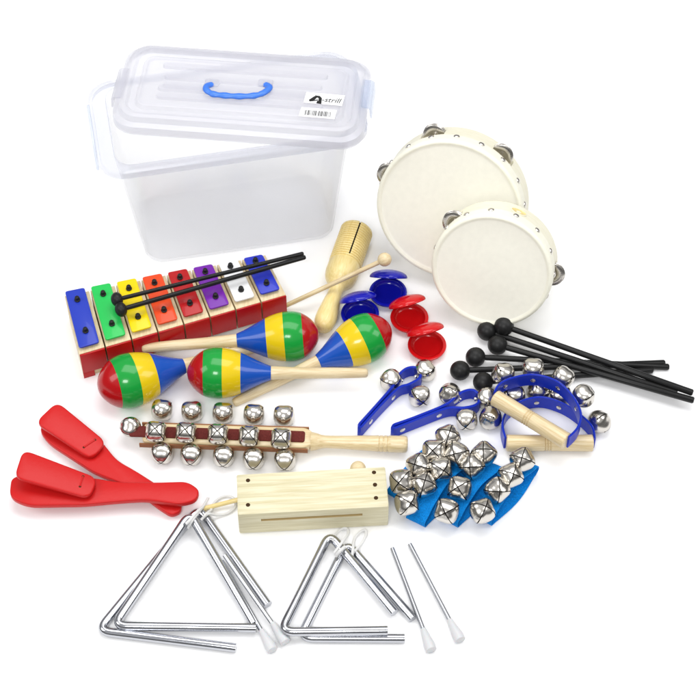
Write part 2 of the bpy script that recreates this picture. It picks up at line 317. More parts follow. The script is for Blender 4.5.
bm_ = MB(); u = 0.0; e0 = L(304.5, 116.8); e1 = L(331, 119); O = V((e0[0], e0[1], 0)); ex = V((e1[0]-e0[0], e1[1]-e0[1], 0)); tot = ex.length; ex.normalize(); ey = V((-ex.y, ex.x, 0))
while u < tot:
    ww = random.choice([0.04, 0.06, 0.1]); prism([E(u, 0), E(u+ww, 0), E(u+ww, 0.85), E(u, 0.85)], LT+0.336, LT+0.346, 0, mb=bm_, smooth=False); u += ww+random.choice([0.05, 0.07, 0.12])
lpart('barcode', bm_, M['ink'], st2)
# ------------------------------------------------------------------ jingle bell (shared mesh): mount at -X, slit cross at +X
def bell_mesh(r=1.4):
    mb = MB(); N = 7; g = 0.055
    cs = [-1+(1-g)*i/N for i in range(N+1)]; cs = cs+[-x for x in reversed(cs)]
    def pt(face, a, b, k=1.0):
        a2 = math.tan(a*PI/4); b2 = math.tan(b*PI/4)
        d = {'+x': V((1, a2, b2)), '-x': V((-1, a2, b2)), '+y': V((b2, 1, a2)), '-y': V((b2, -1, a2)), '+z': V((b2, a2, 1)), '-z': V((b2, a2, -1))}[face].normalized()
        ph = math.atan2(d.z, d.y); s = math.sqrt(max(0, 1-d.x*d.x)); w_ = max(0, min(1, (d.x+0.75)/0.9))
        rad = r*(1+0.075*math.cos(4*ph)*s*w_+0.02*w_*abs(d.x)*(1-s))
        return V((d.x*rad*0.97, d.y*rad, d.z*rad))*k
    for face in ('+x', '-x', '+y', '-y', '+z', '-z'):
        vs = [pt(face, a, b) for a in cs for b in cs]; n = len(cs); fs = []
        for i in range(n-1):
            for j in range(n-1):
                if face == '+x' and (i == N or j == N): continue
                if face[1] in 'yz' and i == N and cs[j] > -0.12: continue
                fs.append([i*n+j, (i+1)*n+j, (i+1)*n+j+1, i*n+j+1])
        mb.add(vs, fs, 0, True)
        us = [-1+2*i/8 for i in range(9)]; vs = [pt(face, a, b, 0.95) for a in us for b in us]  # inner shell coloured near-black for the shade inside the bell
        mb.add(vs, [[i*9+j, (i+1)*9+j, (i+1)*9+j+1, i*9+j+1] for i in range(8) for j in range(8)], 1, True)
    lathe([(-r*1.08, 0.0), (-r*1.08, 0.28), (-r*0.93, 0.3)], 10, mb=mb)   # mounting stub
    # dark discs, shade of the round holes at the slit ends put into colour
    for k in range(4):
        a = k*PI/2; d = V((-0.16, math.cos(a), math.sin(a))).normalized()
        lathe([(0, 0.11), (0.02, 0.11), (0.021, 0.0)], 10, mis=[1, 1, 1], mx=frame(d*r*1.035, d, V((1, 0.1, 0.2))), mb=mb)
    me = newmesh('jingle_bell', mb, [M['nickel'], M['slit']])
    bm = bmesh.new(); bm.from_mesh(me); bmesh.ops.remove_doubles(bm, verts=bm.verts, dist=0.0005); bmesh.ops.recalc_face_normals(bm, faces=bm.faces); bm.to_mesh(me); bm.free()
    for p in me.polygons: p.use_smooth = True
    return me
BELL = bell_mesh()
def bell(c, out, parent, spin=0.0, s=1.0):
    """c world centre; out = direction of the slit side"""
    mx = frame(V(c), out, V((0.01, 0.02, 1)) if abs(V(out).normalized().z) < 0.95 else V((0, 1, 0))) @ Matrix.Rotation(spin, 4, 'X') @ Matrix.Scale(s, 4)
    mx.translation = V(c)-parent.matrix_basis.translation
    return link('bell', BELL, parent, mx)
def rivet(c, nrm, parent, r=0.32):
    mb = lathe([(-0.05, r), (0.03, r), (0.08, r*0.75), (0.10, 0.0)], 14)
    return link('rivet', newmesh('rivet', mb, M['nickel']), parent, frame(V(c)-parent.matrix_basis.translation, nrm, V((0.1, 0.2, 1))))
# ------------------------------------------------------------------ sleigh bell stick
SZ = 1.5
A = P(143, 432, 2.3); B = P(408, 440.5, 2.3); A.z = SZ; B.z = SZ; ax = (B-A); ax.z = 0; LEN = ax.length; ax.normalize(); sd = V((-ax.y, ax.x, 0))
root = thing('sleigh_bell_stick', 'wooden handled bell stick with three rows of silver jingle bells above the wood block', 'bell stick', V((A.x, A.y, 0)))
BL = LEN*0.615
def SB(u, v, z): return A+ax*u+sd*v+V((0, 0, z-SZ))
f3 = frame(V((A.x, A.y, 0)), ax)
lp = roundpoly([(0, -1.35), (BL, -1.45), (BL+0.9, -0.8), (BL+0.9, 0.8), (BL, 1.45), (0, 1.35)], 0.6)
part('bell_board', prism(lp, 1.25, 2.3, 0.18, mx=f3), M['bellwood'], root)
pr = smoothprof([(BL+0.6, 1.15), (BL+1.3, 1.0), (BL+2.2, 0.78), (BL+4.5, 0.80), (LEN-3.2, 0.98), (LEN-0.5, 1.02)], 5)
pr2 = []
for (x, r_) in pr:
    for gx in (LEN-2.4, LEN-2.9, LEN-3.4):
        if abs(x-gx) < 0.1: r_ -= 0.06
    pr2.append((x, r_))
for gx in (LEN-2.4, LEN-2.9, LEN-3.4): pr2 += [(gx-0.1, 0.99), (gx, 0.91), (gx+0.1, 0.99)]
pr2 = sorted(pr2); pr2 += [(LEN-0.2, 0.98), (LEN-0.03, 0.80), (LEN, 0.55)]
part('handle', lathe(pr2, 28, mx=Matrix.Translation((0, 0, SZ)) @ f3), M['bellwood'], root)
for s in (-1, 1):
    part('leather_strip', prism([(-0.3, s*1.42), (BL+0.3, s*1.5), (BL+0.3, s*1.68), (-0.3, s*1.62)], 1.4, 2.12, 0.05, mx=f3), M['leather'], root)
part('felt_strip', prism(rrect(-1.6, -0.78, BL-0.1, 0.78, 0.3, 4), 2.28, 2.48, 0.06, mx=f3), M['felt'], root)
for (x, y) in ((162, 410), (192, 411.5), (223, 413), (254, 414.6), (284, 415.8)):
    q = P(x, y, 1.5); bell(q, sd+V((0, 0, -0.55)), root, PI/4+random.uniform(-.15, .15), 0.97)
for (x, y) in ((162, 453), (191, 454.3), (223.5, 456), (253.5, 458.5), (285, 459.5)):
    q = P(x, y, 1.5); bell(q, -sd+V((0, 0, -0.15)), root, PI/4+random.uniform(-.15, .15), 0.97)
for (x, y) in ((156, 431.5), (186, 432.4), (218, 434), (249, 436), (281, 438.4)):
    q = P(x, y, 3.6); bell(q, V((0, -0.35, 1)), root, PI/4+random.uniform(-.1, .1), 0.95)
bell(P(130.6, 427, 2.0), -ax+V((0, 0, 0.15)), root, 0.2, 0.93)
# ------------------------------------------------------------------ blue strap handbells
def band(path, h, th, root, name='strap', closed=False):
    r_ = th/2; sec = [(-r_, -h/2+r_), (0, -h/2), (r_, -h/2+r_), (r_, h/2-r_), (0, h/2), (-r_, h/2-r_)]
    return part(name, sweep(path, sec, closed=closed), M['strap'], root)
def ring_bell(label, pts, zm, tilt, he, bells, rivs, lf=None):
    root = thing('ring_bell', label, 'hand bell', V((*P(*he[0], 0)[:2], 0)), 'hand bells with a wooden grip and a blue strap')
    zs = lambda t: zm+tilt*t
    n = len(pts)-1; path = crv([P(x, y, zs(i/n)) for i, (x, y) in enumerate(pts)], 7)
    band(path, 2.3, 0.26, root)
    a = path[0]; b = path[-1]; d = (b-a).normalized(); Lh = (b-a).length
    hp_ = [(0.13, 0.9), (0.25, 1.02), (Lh*0.12, 1.0), (Lh*0.42, 0.97)]
    for gx in (Lh*0.45, Lh*0.48, Lh*0.51): hp_ += [(gx-0.12, 0.98), (gx, 0.87), (gx+0.12, 0.98)]
    hp_ += [(Lh*0.58, 0.97), (Lh*0.85, 1.0), (Lh-0.25, 1.02), (Lh-0.13, 0.9)]
    gm = frame(a, d); gm.translation = a-root.matrix_basis.translation; lpart('grip', lathe(hp_, 28), M['bellwood'], root, gm)
    cen = sum(path, V((0, 0, 0)))/len(path)
    for (x, y) in bells:
        q = P(x, y, zs(0.5)); k = min(path, key=lambda p: (p-q).length); i = path.index(k); tt = path[min(i+1, len(path)-1)]-path[max(0, i-1)]
        nr = V((-tt.y, tt.x, 0)); nr = nr if nr.dot(k-cen) > 0 else -nr
        nr.normalize(); bell(k+nr*1.6, nr+V((0, 0, random.uniform(-.15, .3))), root, random.uniform(0, 1.5), 1.0)
    for fr_ in rivs:
        i = int(fr_*(len(path)-1)); i = max(1, min(len(path)-2, i)); k = path[i]; tt = path[i+1]-path[i-1]; nr = V((-tt.y, tt.x, 0)); nr = nr if nr.dot(k-cen) < 0 else -nr
        nr.normalize(); rivet(k+nr*0.15, nr, root)
    return root
ring_bell('blue strap ring bell with wooden grip lying flat on the ground beneath the other one',
          [(505, 443), (502, 428), (508, 414), (523, 405), (542, 402), (562, 408), (579, 419), (591, 431), (594, 443)], 1.25, 0.05, [(505, 443)],
          [(495, 419), (513, 394), (540, 389), (564, 394), (594, 424)], (0.3, 0.48, 0.62, 0.12))
ring_bell('blue strap ring bell stacked on top with its wooden grip slanting down to the right',
          [(494, 397), (499, 389), (511, 383), (533, 379.5), (556, 386), (572, 401), (580, 418), (577, 432), (568, 442)], 3.5, 0.3, [(494, 397)],
          [(505, 374), (534, 368), (564, 378), (586, 397)], (0.2, 0.38, 0.52, 0.68, 0.98))
def wand(label, side1, loop, side2, bells, rivs):
    root = thing('strap_bell', label, 'hand bell', V((*P(*side1[0], 0)[:2], 0)), 'small folded blue strap bells')
    path = crv([P(x, y, 1.05) for (x, y) in side1+loop+side2], 6)
    e_ = P(*side1[0], 1.05); dirn = (P(*side1[0], 1.05)-P(*side1[1], 1.05)).normalized(); mid = (path[0]+path[-1])/2
    path = path+[mid+(path[-1]-mid)*0.8+dirn*0.25, mid+dirn*0.45, mid+(path[0]-mid)*0.8+dirn*0.25]
    band(path, 2.0, 0.32, root, closed=True)
    e = P(*side1[0], 1.05); 
    lp = [P(x, y, 1.05) for x, y in loop]; cen = sum(lp, V((0, 0, 0)))/len(lp)
    for (x, y) in bells:
        q = P(x, y, 1.3); d = (q-cen); d.z = 0; bell(q, d.normalized()+V((0, 0, random.uniform(-.1, .4))), root, random.uniform(0, 1.5), 0.98)
        k = min(path, key=lambda p: (p-q).length); dd = (cen-k); dd.z = 0; rivet(k+dd.normalized()*0.14, dd, root)
    s2 = [P(x, y, 1.05) for x, y in side2]
    for (x, y) in rivs:
        q = P(x, y, 1.05); i = min(range(len(path)//2, len(path)), key=lambda j: (path[j]-q).length); i = min(i, len(path)-5); k = path[i]; tt = path[i+1]-path[i-1]; nr = V((-tt.y, tt.x, 0)); nr = nr if nr.y < 0 else -nr
        nr.normalize(); rivet(k+nr*0.14, nr, root, 0.36)
wand('small blue strap bell left of its twin, below the nearer red castanet', [(360, 427), (378, 407), (393, 389.5)], [(398, 380), (405, 373), (414, 371), (420, 375), (419, 382), (409, 388)], [(398, 392.2), (380, 410), (361.8, 430.2)],
     [(391, 380), (425, 371), (419.5, 396)], [(370, 424), (394, 398)])
wand('small blue strap bell lying right of its twin, its loop touching the ring bells', [(395, 428), (420, 419), (446, 408)], [(456, 400), (464, 395), (473, 394), (479, 400), (476.5, 408), (464, 411.5)], [(447, 412), (420, 422), (395.8, 431.6)],
     [(450, 394), (466.5, 419.5), (486, 398.5)], [(405, 430), (441, 415)])
# ------------------------------------------------------------------ wrist bells
wl = ['blue webbing wrist bell band at the far left of the pile, nearest the wood block', 'blue webbing wrist bell band second from the left in the pile', 'blue webbing wrist bell band third from the left in the pile', 'blue webbing wrist bell band rightmost in the pile, below the wooden grips']
rows = [([(447.7, 437), (434, 451.5), (418.5, 465.7), (401.5, 481.5)], (397, 492), (447, 444), 1.9, 0.0),
        ([(456.5, 454), (440, 469.5), (424, 485), (407, 503)], (419, 517), (458, 465), 2.5, 0.0),
        ([(484, 454), (472, 466.5), (459.5, 488.5), (446.5, 511)], (452, 517), (490, 470), 2.5, 0.0),
        ([(522, 460), (510.5, 475.7), (497, 490), (482, 511)], (486, 515), (526, 469), 2.5, 0.0)]
for (bp, e0, e1, ww, dz), lab in zip(rows, wl):
    a = P(*e0, 0.7); b = P(*e1, 0.7); d = (b-a); d.z = 0; Lr = d.length; d.normalize(); s = V((-d.y, d.x, 0))
    SGN = 0.7
    root = thing('wrist_bells', lab, 'wrist bells', V((a.x, a.y, 0)), 'wrist bell bands in a pile')
    H = 1.45; pth = []
    for k in range(13): t = k/12; pth.append(V((a.x, a.y, 0))+d*(Lr*t)+V((0, 0, 0.14+0.05*math.sin(t*9)))-s*(0.45*math.sin(t*PI)))
    for k in range(1, 8): t = PI*k/8; pth.append(V((a.x, a.y, 0))+d*(Lr+math.sin(t)*0.8)+V((0, 0, 0.14+(H-0.14)*(1-math.cos(t))/2)))
    for k in range(13): t = 1-k/12; pth.append(V((a.x, a.y, 0))+d*(Lr*t)+V((0, 0, H+0.12*math.sin(t*11+1)+0.2*math.sin(t*PI)))+s*(0.45*math.sin(t*PI)))
    for k in range(1, 8): t = PI*k/8; pth.append(V((a.x, a.y, 0))+d*(-math.sin(t)*0.8)+V((0, 0, 0.14+(H-0.14)*(1+math.cos(t))/2)))
    mb = MB(); n = len(pth); vs = []; fs = []; NW = 6
    for i, p in enumerate(pth):
        tt = (pth[(i+1) % n]-pth[i-1]).normalized(); nr = tt.cross(s).normalized()
        for side in (0.07, -0.07):
            for k in range(NW+1):
                u_ = -1+2*k/NW; wob = 0.06*math.sin(i*0.9+k); vs.append(p+s*(u_*ww/2)+nr*(side+0.1*(1-u_*u_)*0)+V((0, 0, (abs(wob) if 0 < k < NW else 0.05)+(-0.42*u_ if 16 < i < 36 else -0.2*u_ if i in (14, 15, 16, 36, 37) else 0)*SGN)))
    c_ = 2*(NW+1)
    for i in range(n):
        j = (i+1) % n
        ring = list(range(NW+1))+[NW+1+k for k in reversed(range(NW+1))]
        for q in range(len(ring)): a1 = ring[q]; b1 = ring[(q+1) % len(ring)]; fs.append([i*c_+a1, i*c_+b1, j*c_+b1, j*c_+a1])
    mb.add(vs, fs, 0, True); part('webbing', mb, M['fabric'], root)
    # stitched overlap tab
    tb = prism(rrect(Lr*0.02, -ww/2+0.12, Lr*0.3, ww/2-0.12, 0.2, 3), H+0.12, H+0.22, 0.04, mx=frame(V((a.x, a.y, 0))+s*0.25, d)); part('stitched_tab', tb, M['fabric'], root)
    for (x, y) in bp:
        bell(P(x, y, 2.85), V((random.uniform(-.45, .45), random.uniform(-.9, -.1), 1)), root, random.uniform(0, 1.57), 1.07)
# ------------------------------------------------------------------ maracas
def egg():
    pts = [(0, 0), (0.12, 0.75), (0.5, 1.5), (1.2, 2.3), (2.2, 2.95), (3.4, 3.25), (4.6, 3.2), (5.8, 2.95), (7.0, 2.5), (8.2, 1.93), (9.4, 1.36), (10.6, 0.90)]
    out = smoothprof(pts, 5); return [(x, max(0, r_)) for (x, r_) in out]
ep = egg(); ep[0] = (0, 0.0); bands = [2.1, 4.5, 6.8]
# insert exact band edges
def rad(x):
    for i in range(len(ep)-1):
        if ep[i][0] <= x <= ep[i+1][0]: t = (x-ep[i][0])/(ep[i+1][0]-ep[i][0]+1e-9); return ep[i][1]*(1-t)+ep[i+1][1]*t
mb_ = MB(); cuts = [0]+bands+[10.6]
for bi in range(4):
    seg = [(cuts[bi], rad(cuts[bi]) if bi else 0.0)]+[p for p in ep if cuts[bi]+0.02 < p[0] < cuts[bi+1]-0.02]+[(cuts[bi+1], rad(cuts[bi+1]))]
    sub = MB(); lathe(seg, 48, mb=sub)
    sub.f = [f for f in sub.f if len(f) == 4]; mb_.add(sub.v, sub.f, bi, True)
EGG = newmesh('maraca_head', mb_, [M['mred'], M['mgreen'], M['myellow'], M['mblue']])
bm = bmesh.new(); bm.from_mesh(EGG); bmesh.ops.remove_doubles(bm, verts=bm.verts, dist=0.002); bm.to_mesh(bm_tmp := EGG); bm.free()
for p in EGG.polygons: p.use_smooth = True
HND = newmesh('maraca_handle', lathe([(10.3, 0.80), (10.62, 0.88), (11.5, 0.84)]+smoothprof([(12, 0.82), (15, 0.72), (19, 0.70), (22.4, 0.60)], 4)+[(22.7, 0.55), (22.85, 0.4), (22.9, 0.0)], 24), M['maple'])
proto = thing('maraca', '', 'maraca', V((0, 0, 0)), 'striped maracas'); link('head', EGG, proto); link('handle', HND, proto)
mar = [('striped maraca whose handle lies along the red xylophone front, head pointing right', (319, 334), (237, 340.5), 3.25, 2.9, 1.0),
       ('striped maraca in front of the others with its pale handle stretching right', (187, 373), (271, 373), 3.25, 3.0, 1.0),
       ('striped maraca with its head against a blue castanet and handle running down left', (390, 326), (318, 361.5), 3.25, 1.9, 1.0),
       ('striped maraca farthest left, below the blue and green bars of the xylophone', (98, 389), (184, 366), 3.25, 2.4, 1.0)]
for i, (lab, tip, neck, z0, z1, s) in enumerate(mar):
    o = proto if i == 0 else copy_tree(proto); o['label'] = lab
    a = P(*tip, z0); b = P(*neck, z1); d = b-a; k = d.length/10.6; print('maraca scale', k)
    o.matrix_basis = frame(a, d) @ Matrix.Scale(k, 4) @ Matrix.Rotation(i*1.3, 4, 'X')
# ------------------------------------------------------------------ xylophone
XZ = 4.6
BLc, BRc, FLc, FRc = P(64, 296, XZ), P(266, 255, XZ), P(79, 356, XZ), P(287, 295.5, XZ)
def XQ(u, v): return (BLc*(1-u)+BRc*u)*(1-v)+(FLc*(1-u)+FRc*u)*v     # v=0 back, 1 front
root = thing('xylophone', 'eight note rainbow bar xylophone with a red painted front lying left of the maracas', 'xylophone', V((FLc.x, FLc.y, 0)))
cols = [b_[0] for b_ in BARC]
for i in range(8):
    u0 = i/8+0.0035; u1 = (i+1)/8-0.0035
    q = [XQ(u0, 0), XQ(u1, 0), XQ(u1, 0.975), XQ(u0, 0.975)]
    blk = part('resonator_block', prism([(p.x, p.y) for p in q], 0.9 if 0 < i < 7 else 0.0, XZ, 0.05), M['xwood'], root)
    q = [XQ(u0, 0.977), XQ(u1, 0.977), XQ(u1, 1.0), XQ(u0, 1.0)]
    f_ = MB()
    if i in (0, 7):
        m0 = (u0*0.55+u1*0.45); qs = ([XQ(u0, .977), XQ(m0, .977), XQ(m0, 1), XQ(u0, 1)] if i == 0 else [XQ(m0, .977), XQ(u1, .977), XQ(u1, 1), XQ(m0, 1)])
        prism([(p.x, p.y) for p in qs], 0, 1.0, 0.03, mb=f_)
    prism([(p.x, p.y) for p in q], 1.0, XZ-0.05, 0.06, mb=f_); part('front_board', f_, M['xred'], blk)
    v0 = -0.02+0.008*i; v1 = 0.925-0.006*i; ua = u0+0.005; ub = u1-0.018
    q = [XQ(ua, v0), XQ(ub, v0), XQ(ub, v1), XQ(ua, v1)]
    bar = part('tone_bar', prism(roundpoly([(p.x, p.y) for p in q], 0.35), XZ+0.35, XZ+0.62, 0.06), M['bar%d' % i], root); bar['label'] = cols[i]+' tone bar'
    for vv in (0.17, 0.70):
        c_ = XQ((ua+ub)/2, vv); pm = lathe([(XZ, 0.2), (XZ+0.6, 0.2), (XZ+0.62, 0.36), (XZ+0.78, 0.38), (XZ+0.84, 0.3), (XZ+0.88, 0.27), (XZ+1.15, 0.30), (XZ+1.25, 0.24), (XZ+1.27, 0.0)], 14, mx=frame(V((c_.x, c_.y, 0)), (0, 0, 1), (0, 1, 0)))
        part('peg', pm, M['rubber'], bar)
# ------------------------------------------------------------------ thin beaters on the xylophone
def mallet(name, label, cat, group, head, end, zh, ze, rb, rs, hm, sm, flat=1.0, taper=0.0):
    a = P(*head, zh); b = P(*end, ze); d = b-a; Ln = d.length
    root = thing(name, label, cat, a, group, mx=frame(a, d))
    lpart('head', ball(V((0, 0, 0)), rb, sz=flat), hm, root)
    lpart('stick', lathe([(rb*flat*0.8, rs*(1-taper)), (Ln*0.55, rs*(1-taper*0.5)), (Ln-0.15, rs), (Ln, rs*0.7)], 16), sm, root)
    return root
mallet('beater', 'thin black beater laid across the xylophone bars, the upper of two', 'beater', 'thin black beaters on the xylophone', (117, 299.5), (303.5, 253.5), 6.75, 6.5, 0.93, 0.27, M['rubber'], M['blackstick'], 0.8)
mallet('beater', 'thin black beater laid across the xylophone bars, the lower of two', 'beater', 'thin black beaters on the xylophone', (121, 309.5), (305.5, 257), 6.75, 6.5, 0.93, 0.30, M['rubber'], M['blackstick'], 0.8)
# ------------------------------------------------------------------ six black mallets
ml = [((504, 326), (693, 393), 2.1, 1.9, 'black ball mallet touching the small tambourine, topmost stick of the crossed pile'), ((487, 331), (677, 393.5), 1.25, 1.5, 'black ball mallet whose head sits just left of the topmost head'),
      ((497.5, 345), (694, 400.5), 1.3, 1.6, 'black ball mallet with its head third from the top, its stick ending lowest'), ((475.5, 357), (669, 367), 1.25, 0.4, 'black ball mallet fourth from the top, its stick lying nearly level'),
      ((460, 370.5), (665, 363), 1.25, 0.4, 'black ball mallet with its head farthest left of the six'), ((483, 382), (653, 370), 1.25, 0.4, 'black ball mallet with its head lowest, just behind the ring bells')]
for (h, e, z0, z1, lab) in ml: mallet('mallet', lab, 'mallet', 'black ball mallets in a crossed pile', h, e, z0, z1, 1.24, 0.42, M['rubber'], M['blackstick'], 1.0, 0.15)
# ------------------------------------------------------------------ guiro tone block + wooden beater
a = P(357.5, 229, 2.15); b = P(321.5, 331, 1.35); d = b-a; LG = d.length
mx = frame(a, d, V((0.25, -0.25, 1))); root = thing('guiro', 'round yellow wooden guiro with ridged barrel and bulb handle under the light beater', 'guiro', a, mx=mx)
CL = LG*0.50; prof = [(0.0, 1.15), (0.12, 1.9), (0.3, 2.08)]; x = 0.5
while x < CL*0.72: prof += [(x, 2.14), (x+0.14, 2.14), (x+0.2, 1.99), (x+0.3, 1.99)]; x += 0.38
prof += [(x+0.1, 2.1), (CL-0.9, 2.12)]+smoothprof([(CL-0.5, 2.08), (CL+0.3, 1.85), (CL+1.0, 1.3), (CL+1.5, 0.98), (CL+2.4, 0.90), (CL+4.3, 1.15), (LG-2.0, 1.36), (LG-0.8, 1.15), (LG-0.2, 0.7), (LG, 0.0)], 5)
NS = 72; nslit = len([p for p in prof if p[0] < CL*0.66])
kk = int(NS*0.25)
mb = lathe(prof, NS, skip=lambda i, k: (i < nslit and k == kk))
lpart('body', mb, M['oakish'], root); lpart('slot_shade_core', lathe([(0.10, 1.0), (0.16, 1.7), (0.4, 1.96), (CL*0.7, 1.96), (CL*0.72, 0.5)], 40), M['slit'], root)  # added core, its near-black colour stands for shade in the open slot
a = P(384.6, 259.5, 7.0); e = P(286, 305.5, 0.6)
mallet('wooden_beater', 'light wooden beater with a small ball resting across the round guiro', 'beater', 'small wooden beaters', (384.6, 259.5), (284, 306.5), 7.0, 0.8, 0.88, 0.30, M['maple'], M['maple'])
# ------------------------------------------------------------------ castanets
def shell():
    r_ = 2.42; mb = MB(); prof = []
    for k in range(9): a = PI/2*k/8; prof.append((-1.0*math.cos(a), r_*math.sin(a)))
    prof[0] = (-1.0, 0.0); prof += [(0.06, r_-0.02), (0.08, r_-0.15), (0.08, r_-0.4), (-0.02, r_-0.5)]
    for k in range(7): a = PI/2*(1-(k+1)/8); prof.append((-0.02-0.72*math.cos(a)+0.0, (r_-0.5)*math.sin(a)))
    prof.append((-0.74, 0.0)); mb = lathe(prof, 48); return mb   # axis X: opening towards +X
def hinge_tab():
    mb = prism(roundpoly([(-0.9, -0.1), (0.9, -0.1), (0.55, 0.9), (-0.55, 0.9)], 0.3), -0.3, 0.08, 0.08); return mb
SH = {}
for kc in ('redshell', 'blueshell'): SH[kc] = (newmesh('castanet_shell', shell(), M[kc]), newmesh('hinge_tab', hinge_tab(), M[kc]))
def castanet(label, c, yaw, kc, opening=52, z=1.0):
    q = P(*c, z); base = V((q.x, q.y, 0)); mx = Matrix.Translation(base) @ Matrix.Rotation(yaw, 4, 'Z')
    root = thing('castanet', label, 'castanet', base, 'finger castanets', mx=mx)
    lo = link('lower_shell', SH[kc][0], root, Matrix.Translation((0, 0, 1.0)) @ Matrix.Rotation(-PI/2, 4, 'Y'))
    tb = link('hinge_tab', SH[kc][1], lo, Matrix.Rotation(PI/2, 4, 'Y') @ Matrix.Translation((0, 2.3, 0)))
    # upper shell hinged at the back edge (local +y)
    hm = Matrix.Translation((0, 2.5, 1.15)) @ Matrix.Rotation(R(-opening), 4, 'X') @ Matrix.Translation((0, -2.4, 0.0))
    up = link('upper_shell', SH[kc][0], root, hm @ Matrix.Rotation(PI/2, 4, 'Y'))
    tb = link('hinge_tab', SH[kc][1], up, Matrix.Rotation(-PI/2, 4, 'Y') @ Matrix.Rotation(PI, 4, 'Y') @ Matrix.Translation((0, 2.3, 0)))
castanet('open blue castanet in clear view below the ball of the wooden beater', (388, 292), R(-3), 'blueshell', 47)
castanet('open blue castanet half hidden behind a striped maraca head', (360, 313.5), R(16), 'blueshell', 46)
castanet('open red castanet lying farther back, touching the other red one', (409.4, 317.5), R(22), 'redshell', 46)
castanet('open red castanet nearer the camera, above the small blue strap bell', (427, 345), R(20), 'redshell', 45)
# ------------------------------------------------------------------ tambourines
def tambourine(label, c, Rr, dep, jangs, hole, ntack, dxy):
    bd = (RT*dxy[0]+UP*dxy[1]+FWD*math.sqrt(max(0.1, dep*dep-dxy[0]**2-dxy[1]**2))).normalized()    # from head to back
    low = math.sqrt(1-bd.z**2); zc = Rr*low - bd.z*dep + 0.05
    cc = P(*c, zc); mx = frame(cc, bd, V((0, 0, 1)))      # local x = back, z = up-ish, y = left
    root = thing('tambourine', label, 'tambourine', cc, 'headed tambourines', mx=mx)
    n = 144; T = 0.55; z0, z1, z2, z3 = 0.0, dep*0.46, dep*0.80, dep
    xs = [z0, z1, z2, z3]; mb = MB(); vs = []; fs = []
    for x in xs:
        for rr in (Rr, Rr-T):
            for k in range(n): a = 2*PI*k/n; vs.append((x, rr*math.cos(a), rr*math.sin(a)))
    def I(i, s_, k): return (i*2+s_)*n+(k % n)
    def slot(k):
        a = 360*(k+0.5)/n
        return any(abs((a-j+180) % 360-180) < math.degrees(1.65/Rr) for j in jangs)
    for i in range(3):
        for k in range(n):
            if i == 1 and slot(k):
                if not slot(k-1): fs.append([I(1, 0, k), I(1, 1, k), I(2, 1, k), I(2, 0, k)])
                if not slot(k+1): fs.append([I(1, 0, k+1), I(1, 1, k+1), I(2, 1, k+1), I(2, 0, k+1)])
                fs.append([I(1, 0, k), I(1, 0, k+1), I(1, 1, k+1), I(1, 1, k)]); fs.append([I(2, 0, k), I(2, 0, k+1), I(2, 1, k+1), I(2, 1, k)]); continue
            fs.append([I(i, 0, k), I(i, 0, k+1), I(i+1, 0, k+1), I(i+1, 0, k)]); fs.append([I(i, 1, k), I(i, 1, k+1), I(i+1, 1, k+1), I(i+1, 1, k)])
    for k in range(n): fs.append([I(0, 0, k), I(0, 0, k+1), I(0, 1, k+1), I(0, 1, k)]); fs.append([I(3, 0, k), I(3, 0, k+1), I(3, 1, k+1), I(3, 1, k)])
    mb.add(vs, fs, 0, True); lpart('frame', mb, M['frame'], root)
    sp = [(-0.02, 0.0), (-0.02, Rr*0.5), (-0.03, Rr*0.9), (-0.06, Rr-0.62), (-0.20, Rr-0.42), (-0.22, Rr-0.26), (-0.14, Rr-0.08), (0.08, Rr+0.05), (0.3, Rr+0.07), (1.80, Rr+0.06), (1.83, Rr+0.01)]
    lpart('drum_skin', lathe(sp, 96, mis=[0, 0, 0, 1, 1, 1, 1, 1, 1, 1, 1]), [M['skin'], M['skinedge']], root)
    tk = lathe([(0, 0.40), (0.05, 0.40), (0.13, 0.33), (0.20, 0.18), (0.22, 0.0)], 14); tkm = newmesh('tack', tk, M['nickel'])
    for k in range(ntack):
        a = 2*PI*(k+0.3)/ntack; d_ = V((0, math.cos(a), math.sin(a)))
        link('tack', tkm, root, frame(V((1.35, 0, 0))+d_*(Rr+0.06), d_, (1, 0, 0)))
    jm = MB(); lathe([(-0.17, 0.18), (-0.17, 0.5), (0.0, 0.8), (0.03, 1.48), (0.0, 1.52), (-0.03, 1.48), (-0.06, 0.8), (-0.23, 0.5), (-0.23, 0.18)], 28, mb=jm); jme = newmesh('jingle_disc', jm, M['nickel'])
    for j in jangs:
        a = R(j); d_ = V((0, math.cos(a), math.sin(a))); cx = d_*(Rr-0.28)
        for s_, off in ((1, 0.24), (-1, -0.24)):
            link('jingle', jme, root, Matrix.Translation(V((dep*0.63+off, 0, 0))+cx+d_*random.uniform(-0.1, 0.12)) @ Matrix.Rotation(0 if s_ > 0 else PI, 4, 'Y') @ Matrix.Rotation(random.uniform(-.12, .12), 4, 'Z'))
        lpart('pin', lathe([(dep*0.43, 0.08), (dep*0.83, 0.08)], 8, mx=Matrix.Translation(cx)), M['nickel'], root)
    if hole is not None:
        a = R(hole); d_ = V((0, math.cos(a), math.sin(a))); hm = []
        lpart('thumb_hole', lathe([(0.0, 1.05), (0.06, 1.05), (0.10, 0.95), (0.03, 0.85), (0.0, 0.0)], 32, mis=[0, 0, 1, 1, 1], mx=frame(V((dep*0.62, 0, 0))+d_*(Rr-0.02), d_, (1, 0, 0)) @ Matrix.Scale(0.62, 4, (0, 0, 1))), [M['frame'], M['oakish']], root)
    return root
